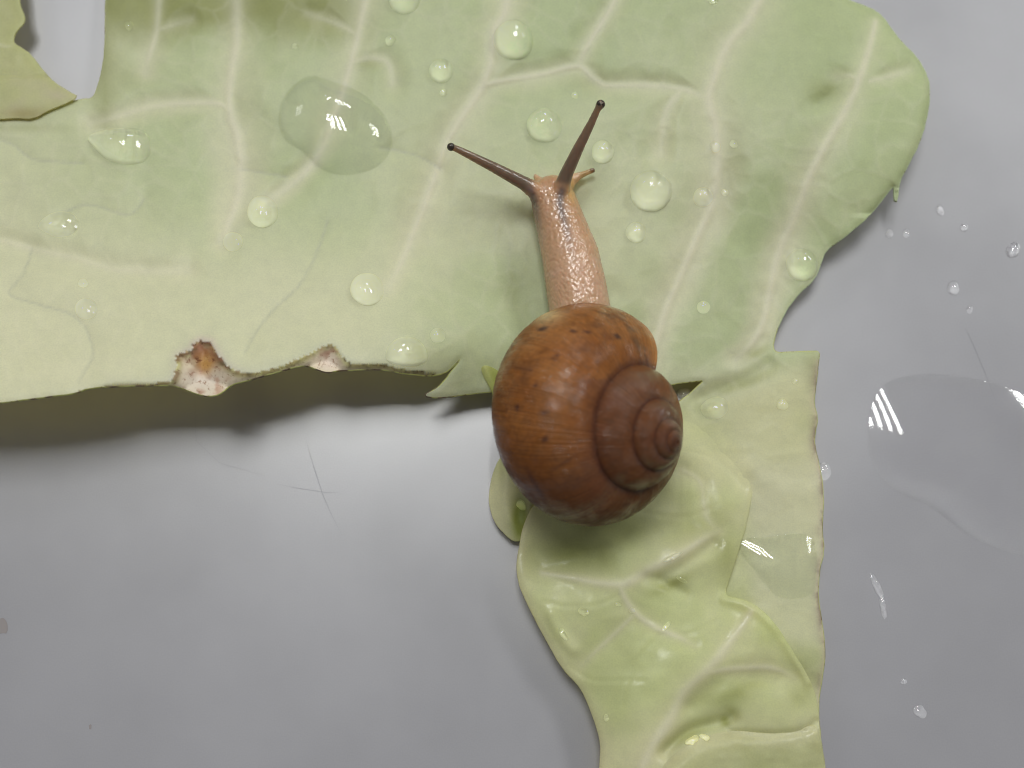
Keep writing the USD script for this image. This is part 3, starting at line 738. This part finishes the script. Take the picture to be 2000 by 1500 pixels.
colS = mixc(colS, BR, .75 * sstep(820, 1000, sy + 60 * (m1 - .5)) * (Tall > -6.6))
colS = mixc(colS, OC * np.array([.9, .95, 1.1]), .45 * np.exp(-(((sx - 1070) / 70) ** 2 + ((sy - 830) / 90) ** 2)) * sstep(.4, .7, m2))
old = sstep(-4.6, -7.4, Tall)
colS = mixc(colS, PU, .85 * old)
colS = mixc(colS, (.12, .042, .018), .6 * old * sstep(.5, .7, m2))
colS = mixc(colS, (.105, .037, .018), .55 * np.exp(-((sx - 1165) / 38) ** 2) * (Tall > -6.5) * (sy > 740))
lipc = sstep(T_END - .22, T_END, Tall) * (Tall <= T_END)
colS = mixc(colS, (.46, .20, .055), lipc * .6)
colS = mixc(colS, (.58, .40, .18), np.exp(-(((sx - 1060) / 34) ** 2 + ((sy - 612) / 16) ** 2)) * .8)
front = (N @ np.array([0, -.17, .98]) > 0) & (Tall > -2 * math.pi - .8)
for cx, cy, rx, ry, an in ((1205, 657, 7, 5, .5), (1010, 796, 6, 8, 0), (1063, 806, 8, 5, -.3), (1019, 721, 14, 4, .25), (1035, 722, 4, 4, 0), (1059, 642, 11, 4, -.2), (1120, 647, 6, 4, 0), (1047, 752, 4, 4, 0), (1088, 693, 4, 3, 0), (1040, 938, 5, 26, -.5),
                           (1055, 962, 6, 16, -.5), (1064, 858, 5, 8, .2), (1147, 648, 7, 3, 0), (985, 690, 4, 8, .4), (1230, 640, 20, 2.5, .6), (1212, 622, 22, 2.5, .5), (1180, 612, 22, 2, .3), (1244, 672, 16, 2.5, .9), (1262, 700, 3, 14, -.3), (1100, 905, 26, 3, -.6), (1075, 700, 18, 2, .1)):
    u, w = (sx - cx) * math.cos(an) + (sy - cy) * math.sin(an), -(sx - cx) * math.sin(an) + (sy - cy) * math.cos(an)
    qq = np.sqrt((u / rx) ** 2 + (w / ry) ** 2) + 1.1 * (m2 - .5)
    colS = mixc(colS, (.035, .013, .011), (STREAK if max(rx, ry) > 13 else .92) * np.exp(-np.clip(qq, 0, 9) ** 4) * front)
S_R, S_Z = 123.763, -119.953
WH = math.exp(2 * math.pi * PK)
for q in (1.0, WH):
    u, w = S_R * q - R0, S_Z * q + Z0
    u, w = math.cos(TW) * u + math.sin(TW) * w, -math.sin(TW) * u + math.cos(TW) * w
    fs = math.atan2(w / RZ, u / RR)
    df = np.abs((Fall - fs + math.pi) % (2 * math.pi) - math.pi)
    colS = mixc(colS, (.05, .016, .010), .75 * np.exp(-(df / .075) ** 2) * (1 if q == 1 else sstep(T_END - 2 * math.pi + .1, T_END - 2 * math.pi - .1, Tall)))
colS = np.clip(colS, 0.004, 1)
uvS = np.stack([Tall, Fall / (2 * math.pi)], 1)
ROWT = np.concatenate([tt, [T_END], ti])
rt = ROWT[np.clip(rowf, 0, rows - 1)]
outer = rowf < NT - 1
# suture of the body whorl against the spire stands at the same spiral turn, so whorls are cut at whole turns
shell = UsdGeom.Xform.Define(stage, SP + 'shell').GetPrim()
cuts = [('body_whorl', (rt > -2 * math.pi + T_END) & outer & (rt <= T_END - .07)), ('spire_whorl', (rt <= -2 * math.pi + T_END) & (rt > -4 * math.pi + T_END) & outer),
        ('spire_whorl', (rt <= -4 * math.pi + T_END) & (rt > -6 * math.pi + T_END) & outer), ('apex_whorl', (rt <= -6 * math.pi + T_END) & outer),
        ('shell_lip', (outer & (rt > T_END - .07)) | ~outer)]
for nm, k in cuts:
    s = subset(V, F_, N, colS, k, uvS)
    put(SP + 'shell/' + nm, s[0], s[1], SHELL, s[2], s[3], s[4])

# body: one skin over hulled spheres
zl = lambda a, b: float(z_leaf(np.array([[a, b]]))[0])


def ball(px, py, z, r):
    c = at(px, py, z)
    return np.array(c), r * (DIST - z) / DIST


def hull(a, b):
    out = []
    for c, r in (a, b):
        out.append(manifold3d.Manifold.sphere(r, 28).translate(list(c)))
    return manifold3d.Manifold.batch_hull(out)


H0 = 62.0
neck = [ball(1165, 800, H0 + 45, 66), ball(1148, 690, H0 + 56, 64), ball(1134, 615, H0 + 60, 60), ball(1125, 560, H0 + 62, 59), ball(1114, 500, H0 + 62, 56), ball(1099, 450, H0 + 60, 50), ball(1088, 415, H0 + 59, 46.5), ball(1079, 384, H0 + 57, 43), ball(1077, 375, H0 + 50, 31)]
foot = [ball(1118, 520, H0 + 24, 48), ball(1140, 640, H0 + 20, 52), ball(1165, 780, H0 + 22, 54), ball(1180, 900, H0 + 24, 42), ball(1190, 960, H0 + 16, 20)]
feel1 = [ball(1066, 390, H0 + 66, 27), ball(1048, 373, H0 + 78, 18), ball(1022, 357, H0 + 90, 13.6), ball(965, 327, H0 + 116, 10.4), ball(905, 297, H0 + 142, 7.2), ball(886, 288, H0 + 150, 6.2)]
tip1 = ball(881, 287, H0 + 152, 8.2)
feel2 = [ball(1086, 394, H0 + 70, 26), ball(1096, 370, H0 + 90, 16.5), ball(1105, 342, H0 + 108, 13.4), ball(1128, 293, H0 + 138, 10.8), ball(1156, 238, H0 + 168, 7.6), ball(1168, 212, H0 + 182, 6.2)]
tip2 = ball(1173, 204, H0 + 185, 9.4)
feel3 = [ball(1092, 372, H0 + 34, 24), ball(1114, 352, H0 + 30, 13), ball(1132, 343, H0 + 30, 6.6), ball(1150, 336, H0 + 32, 4.4)]
tip3 = ball(1157, 333, H0 + 33, 5.4)
feel4 = [ball(1062, 372, H0 + 30, 20), ball(1052, 352, H0 + 22, 8), ball(1046, 344, H0 + 22, 4.5)]
parts = []
for ch in (neck, foot, feel1, feel2, feel3, feel4):
    parts += [hull(ch[k], ch[k + 1]) for k in range(len(ch) - 1)]
parts += [hull(feel1[-1], tip1), hull(feel2[-1], tip2), hull(feel3[-1], tip3)]
for a, b in zip(neck[1:5], foot[:3] + foot[2:3]):
    parts.append(hull(a, b))
body = manifold3d.Manifold.batch_boolean(parts, manifold3d.OpType.Add)
body = body.simplify(0.8).refine_to_length(2.5)
m = body.to_mesh()
bm = trimesh.Trimesh(m.vert_properties[:, :3], m.tri_verts, process=True)
trimesh.smoothing.filter_taubin(bm, lamb=0.55, nu=0.53, iterations=26)
bv, bf = np.array(bm.vertices), np.array(bm.faces)
bn = vnormals(bv, bf)
if (bn * (bv - bv.mean(0))).sum() < 0:
    bf, bn = bf[:, ::-1], -bn
# tubercles of the skin
sp = seen(bv)
seeds = bv[rng.permutation(len(bv))]
keep, cell = [], {}
for q in seeds:                                   # sparse, roughly even spots
    key = tuple((q // 6.5).astype(int))
    if key not in cell:
        cell[key] = 1
        keep.append(q)
keep = np.array(keep)
d1 = cKDTree(keep).query(bv)[0]
onneck = sstep(352, 385, sp[:, 1]) * sstep(12, 26, np.minimum(cKDTree(np.array([b[0] for b in feel1[2:]] + [tip1[0]])).query(bv)[0], cKDTree(np.array([b[0] for b in feel2[2:]] + [tip2[0]])).query(bv)[0]))
bv = bv + bn * (1.45 * np.clip(1 - (d1 / 4.4) ** 2, 0, 1) * (0.25 + .75 * onneck))[:, None]
bn = vnormals(bv, bf)


def chain_d(ch, pts):
    c = np.array([b[0] for b in ch])
    s = np.linspace(0, len(c) - 1, 120)
    c = np.stack([np.interp(s, np.arange(len(c)), c[:, k]) for k in range(3)], 1)
    d, ix = cKDTree(c).query(pts)
    return d, s[ix]


bx, by = sp.T
nn = meshkit.fbm(bv / 20 + 20, 3, 9)
skin = mixc((.50, .305, .18), (.43, .24, .12), sstep(520, 380, by) * .8)
skin = mixc(skin, (.52, .33, .225), sstep(.45, .7, nn) * .5)
skin = mixc(skin, (.60, .36, .10), np.exp(-(((bx - 1116) / 14) ** 2 + ((by - 370) / 26) ** 2)) * .7)
DARK = (.088, .074, .052)
for ch, stripe in ((feel1, [(1036, 372), (1044, 395), (1050, 430), (1056, 470), (1062, 500)]), (feel2, [(1098, 372), (1094, 395), (1100, 425), (1110, 460), (1118, 500), (1124, 540)])):
    d, s = chain_d(ch[1:], bv)
    skin = mixc(skin, DARK, .93 * sstep(19, 12.5, d) * sstep(0.05, .8, s))
    d2 = cKDTree(dense(stripe)).query(sp)[0]
    fade = sstep(stripe[-1][1], stripe[0][1] + 10, by)
    skin = mixc(skin, (.10, .085, .085), .85 * np.exp(-(d2 / 9) ** 2) * fade * (bn[:, 2] > -.1))
d, s = chain_d(feel3[2:] + [tip3], bv)
skin = mixc(skin, (.40, .25, .10), .8 * sstep(9, 6, d))
skin = mixc(skin, (.07, .04, .02), .9 * sstep(8, 5, np.linalg.norm(bv - tip3[0], axis=1)))
skin = mixc(skin, (.62, .45, .36), .6 * sstep(H0 + 30, H0 + 5, bv[:, 2]))
skin *= (.9 + .2 * meshkit.fbm(bv / 7 + 5, 2, 10))[:, None]
put(SP + 'body', bv, bf, SKIN, bn, skin)
for tp, k in ((tip1, 1.02), (tip2, 1.0)):
    e = trimesh.creation.icosphere(3, tp[1] * k)
    pr = put(SP + 'eye', np.array(e.vertices) + tp[0], e.faces, EYE_MAT)

# ------------------------------------------------------------------ water
def prof0(rr, R, height):
    return height * (1 - rr ** 2)


def water(name, c, shape, height, surf, power=2.0, sink=1.6, rings=16, seg=44, flat=0.0, mat=WATER):
    """A drop lying on surf(xy): outline radius shape(angle) round c, rising to height in the middle; flat 0 = round cap, 1 = level top with a rolled rim."""
    a = np.linspace(0, 2 * math.pi, seg, endpoint=False)
    R = shape(a)
    rho = np.sin(np.linspace(0, math.pi / 2, rings + 1))[1:]
    xy = [np.array([c])]
    for r in rho:
        xy.append(np.stack([c[0] + r * R * np.cos(a), c[1] + r * R * np.sin(a)], 1))
    xy = np.vstack(xy)
    rr = np.r_[0, np.repeat(rho, seg)]
    base = surf(xy)
    lev = base
    if flat:                                    # the free surface spans the small bumps below it
        q = (xy - np.array(c)) / R.mean()
        A = np.stack([np.ones(len(q)), q[:, 0], q[:, 1], q[:, 0] ** 2, q[:, 1] ** 2, q[:, 0] * q[:, 1]], 1)
        fit = A @ np.linalg.lstsq(A, base, rcond=None)[0]
        k = flat * (1 - rr ** 4)
        lev = np.maximum(fit * k + base * (1 - k), base - prof0(rr, R, height) * .6)
    cap = (1 - rr ** 2) if power == 2 else (1 - rr ** power)
    # spherical cap of this height on a unit radius
    rm = R.mean()
    h = min(height, rm * .98)
    Rs = (rm * rm + h * h) / (2 * h)
    sph = np.sqrt(np.maximum(Rs * Rs - (rr * rm) ** 2, 0)) - (Rs - h)
    prof = sph if power == 2 else height * cap
    up = at(xy[:, 0], xy[:, 1], lev)
    up[:, 2] = np.maximum(up[:, 2] + prof, up[:, 2]) - .02
    lo = at(xy[:, 0], xy[:, 1], base)
    lo[:, 2] -= sink
    n = len(xy)
    up[-seg:, 2] = lo[-seg:, 2] + sink * .6
    k = np.arange(seg)
    F = [np.stack([0 * k, 1 + (k + 1) % seg, 1 + k], 1)]
    for r in range(rings - 1):
        q, w = 1 + r * seg + k, 1 + r * seg + (k + 1) % seg
        F += [np.stack([q, w, w + seg], 1), np.stack([q, w + seg, q + seg], 1)]
    F = np.vstack(F)
    nt = vnormals(up, F)
    if nt[:, 2].mean() < 0:
        F, nt = F[:, ::-1], -nt
    q, w = 1 + (rings - 1) * seg + k, 1 + (rings - 1) * seg + (k + 1) % seg
    side = np.vstack([np.stack([q, w, w + n], 1), np.stack([q, w + n, q + n], 1)])
    v = np.vstack([up, lo])
    m = trimesh.Trimesh(v, np.vstack([F, F[:, ::-1] + n, side]), process=False)
    m.fix_normals()
    nn = np.vstack([nt, -nt])
    rim = np.r_[np.arange(n - seg, n), np.arange(2 * n - seg, 2 * n)]
    return put('/World/' + name, v, m.faces, mat, nn)


def circ(r, e=1.0, an=0.0, seed=0, wob=0.05):
    ph = np.random.default_rng(seed + 100).random(3) * 6.28

    def f(a):
        b = a - an
        base = r / np.sqrt(np.cos(b) ** 2 + (np.sin(b) / e) ** 2)
        return base * (1 + wob * (0.6 * np.cos(2 * a + ph[0]) + 0.4 * np.cos(3 * a + ph[1]) + .3 * np.cos(5 * a + ph[2])))
    return f


def star(c, pts):
    """Outline radius of a polygon that can be seen whole from c."""
    q = chaikin(pts, 2) - np.array(c)
    an, r = np.arctan2(q[:, 1], q[:, 0]), np.linalg.norm(q, axis=1)
    o = np.argsort(an)
    an, r = an[o], r[o]
    return lambda a: np.interp((a + math.pi) % (2 * math.pi) - math.pi, np.r_[an - 2 * math.pi, an, an + 2 * math.pi], np.r_[r, r, r])


floor_z = lambda xy: np.zeros(len(xy))
film_z = lambda xy: z_leaf(xy)
ROUND = [  # x, y, radius, height share, label
    (1003, 79, 38, .72, 'large round drop at the top beside the forked vein, above the right feeler'),
    (861, 139, 23, .75, 'medium round drop left of the forked vein, with a tiny drop under it'),
    (866, 181, 7, .6, 'tiny drop just below the medium drop left of the forked vein'),
    (762, 79, 10, .6, 'small drop alone right of the second upright vein near the top'),
    (1063, 245, 34, .62, 'large pale drop between the two long feelers'),
    (1177, 297, 22, .75, 'round drop just right of the longer right feeler, above the small feeler'),
    (1271, 374, 40, .75, 'largest round drop, right of the snail head'),
    (1242, 454, 20, .72, 'drop directly below the largest round drop, right of the neck'),
    (1123, 186, 7, .5, 'tiny drop under the cross vein, left of the right feeler tip'),
    (513, 414, 30, .75, 'round drop touching the right side of the thick left vein'),
    (717, 565, 32, .72, 'round drop alone left of the snail neck, low on the leaf'),
    (455, 472, 19, .45, 'faint flat drop at the lower tip of the thick left vein'),
    (790, -2, 30, .62, 'drop cut off by the top edge of the picture'),
    (1374, 600, 13, .6, 'small drop right of the vein that leads to the shell'),
    (1397, 287, 10, .55, 'small drop sitting on the thick right vein'),
    (1433, 281, 8, .5, 'tiny drop just right of the thick right vein'),
    (1373, 385, 19, .4, 'flat faint drop on the left flank of the thick right vein'),
    (1416, 376, 7, .55, 'tiny drop right of the flat faint drop on the thick right vein'),
    (168, 603, 21, .35, 'flat drop near the fine winding vein at the left'),
    (162, 553, 9, .4, 'tiny flat drop above the flat drop at the left'),
    (855, 655, 15, .4, 'small flat drop above the tear in the lower edge'),
    (252, 50, 9, .5, 'tiny drop on the olive part beside the notch'),
    (1393, 2, 9, .5, 'tiny drop at the top edge between two veins'),
    (1566, 518, 31, .70, 'large drop hanging at the right edge of the leaf beside the last vein'),
    (1528, 790, 11, .45, 'small flat drop near the right edge of the folded strip'),
    (1553, 745, 6, .5, 'tiny drop near the upper right corner of the folded strip'),
    (576, 90, 6, .5, 'tiny glinting drop above the big puddle-like drop'),
]
for k, (px, py, r, s, lab) in enumerate(ROUND):
    pr = water('water_drop', (px, py), circ(r, 1.0, 0, k, .03 if r > 12 else .12), r * min(s * 1.28, .97), film_z, seg=48 if r > 15 else 26, rings=16 if r > 15 else 8)
    tag(pr, lab, 'water drop', 'water drops on the cabbage leaf')
big = (655, 245)
pr = water('water_drop', big, star(big, [(546, 205), (560, 180), (585, 155), (615, 146), (640, 156), (680, 168), (720, 190), (752, 225), (768, 262), (764, 295), (745, 322), (712, 338), (672, 344), (640, 338), (612, 318), (592, 296), (560, 278), (543, 250)]), 40, film_z, seg=96, rings=26, flat=1.0, mat=POOL)
tag(pr, 'biggest irregular flat drop lying over the second upright vein', 'water drop', 'water drops on the cabbage leaf')
c = (240, 286)
pr = water('water_drop', c, star(c, [(166, 268), (185, 258), (215, 250), (255, 249), (285, 256), (296, 280), (292, 308), (272, 321), (240, 322), (208, 312), (186, 290)]), 30, film_z, seg=64, rings=18)
tag(pr, 'oblong drop with a pointed left end under the notch at upper left', 'water drop', 'water drops on the cabbage leaf')
c = (116, 438)
pr = water('water_drop', c, star(c, [(70, 442), (88, 422), (112, 412), (140, 414), (154, 430), (152, 450), (136, 462), (108, 464), (88, 454)]), 13, film_z, seg=64, rings=14)
tag(pr, 'shallow irregular drop near the left edge of the picture', 'water drop', 'water drops on the cabbage leaf')
c = (794, 688)
pr = water('water_drop', c, star(c, [(752, 700), (756, 678), (772, 662), (796, 656), (820, 664), (834, 684), (836, 706), (815, 716), (790, 716), (768, 712)]), 20, film_z, seg=64, rings=14)
tag(pr, 'dome-shaped drop resting on the brown-flecked lower edge left of the tear', 'water drop', 'water drops on the cabbage leaf')
c = (1398, 798)
pr = water('water_drop', c, star(c, [(1366, 800), (1372, 786), (1392, 774), (1415, 776), (1424, 792), (1420, 808), (1402, 820), (1380, 818)]), 11, film_z, seg=56, rings=14)
tag(pr, 'flat drop in the crease right of the shell', 'water drop', 'water drops on the cabbage leaf')
c = (1560, 1121)
pr = water('water_film', c, star(c, [(1448, 1052), (1480, 1050), (1530, 1044), (1560, 1040), (1592, 1052), (1597, 1085), (1594, 1130), (1592, 1160), (1560, 1170), (1530, 1170), (1505, 1158), (1478, 1122), (1450, 1088), (1440, 1070)]), 12, film_z, seg=96, rings=22, flat=1.0, mat=POOL)
tag(pr, 'wide clear film of water lying on the right edge of the folded strip', 'water film')
for (px, py), sh, hh, lab in (((1235, 1192), circ(6, 1, 0, 71, .2), 4, 'bright speck of water on the ridge of the folded strip'), ((1302, 1222), circ(12, .35, -.9, 72, .1), 4, 'thin slanting streak of water on the folded strip'),
                              ((1100, 1238), circ(15, .4, 1.1, 73, .1), 5, 'elongated wet streak by the left edge of the folded strip'), ((1207, 1180), circ(6, .7, .4, 74, .2), 3, 'tiny wet speck just left of the forked ridge on the strip'),
                              ((1314, 1088), circ(24, .22, -.45, 75, .1), 5, 'long wet glint along the raised ridge of the folded strip'), ((1332, 1133), circ(12, .35, .5, 76, .1), 3, 'short wet streak under the raised ridge of the folded strip')):
    pr = water('water_speck', (px, py), sh, hh, z_fold, seg=28, rings=8)
    tag(pr, lab, 'water speck', 'wet specks on the folded strip')
for (px, py), sh, hh, zz, lab in (((1018, 986), circ(8, 1.6, -.4, 101, .15), 6, lambda xy: np.full(len(xy), 44.0), 'bright wet glint in the dark hollow of the lobe left of the shell'),):
    pr = water('water_speck', (px, py), sh, hh, zz, seg=28, rings=8)
    tag(pr, lab, 'water speck', 'wet specks on the folded strip')
for (px, py), sh, hh, lab in (((1352, 1446), circ(14, .5, -.3, 102, .25), 6, 'larger frothy wet speck on the crest of the lowest fold'), ((1377, 1440), circ(9, .6, .3, 103, .25), 5, 'smaller frothy wet speck right on the crest of the lowest fold'),
                              ((1184, 1402), circ(5, 1.4, 0, 104, .15), 4, 'tiny lone drop low on the left flank of the strip'), ((1140, 1195), circ(10, .8, .4, 105, .2), 4, 'shallow wet spot on the bulge left of the forked ridge')):
    pr = water('water_speck', (px, py), sh, hh, lambda xy: z_fold(xy) + (16 if py > 1430 else 0), seg=28, rings=8)
    tag(pr, lab, 'water speck', 'wet specks on the folded strip')
# on the tray
c = (1850, 925)
pr = water('puddle', c, star(c, [(1694, 850), (1700, 790), (1722, 752), (1760, 736), (1820, 730), (1900, 738), (1990, 762), (2080, 810), (2140, 900), (2140, 1000), (2080, 1080), (1990, 1086), (1925, 1062), (1880, 1040), (1835, 1000), (1800, 978), (1765, 966), (1725, 940), (1702, 900)]), 23, floor_z, seg=140, rings=30, mat=PUDDLE)
tag(pr, 'wide shallow puddle on the tray right of the leaf strip', 'puddle')
for (px, py), sh, hh, lab in (
        ((1836, 411), circ(7, 1.5, -.3, 81, .1), 5, 'tiny drop on the tray nearest the leaf corner'), ((1883, 444), circ(7, 1.2, 0, 82, .1), 5, 'tiny drop on the tray between the leaf corner and the right edge'),
        ((1737, 456), circ(7, 1.3, 0, 83, .1), 4, 'left one of two close specks of water below the torn sliver'), ((1770, 456), circ(6, 1.6, .2, 84, .1), 4, 'right one of two close specks of water below the torn sliver'),
        ((1979, 488), circ(13, 1.2, .3, 85, .12), 9, 'bright drop on the tray at the right edge of the picture'), ((1862, 563), circ(12, 1.1, 0, 86, .08), 6, 'round drop on the tray right of the drop at the leaf edge'),
        ((1894, 605), circ(6, 1.4, 0, 87, .1), 4, 'tiny drop on the tray above the puddle'), ((1609, 921), circ(14, 1.3, 0, 88, .08), 5, 'drop clinging to the right edge of the strip'),
        ((1713, 1145), circ(7, 4.0, -.45, 89, .08), 5, 'long slanting streak of water right of the strip'), ((1725, 1185), circ(6, 4.0, -.15, 90, .08), 5, 'lower end of the slanting water streak right of the strip'),
        ((1765, 1331), circ(6, 1, 0, 91, .1), 4, 'tiny drop low on the tray right of the strip'), ((1797, 1390), circ(14, .8, .4, 92, .15), 5, 'lowest drop on the tray right of the strip'),
        ((1336, 770), circ(15, .8, 0, 93, .1), 9, 'drop glinting in the gap between shell and folded strip')):
    pr = water('tray_drop', (px, py), sh, hh, floor_z, seg=30, rings=10)
    tag(pr, lab, 'water drop', 'water drops on the tray')
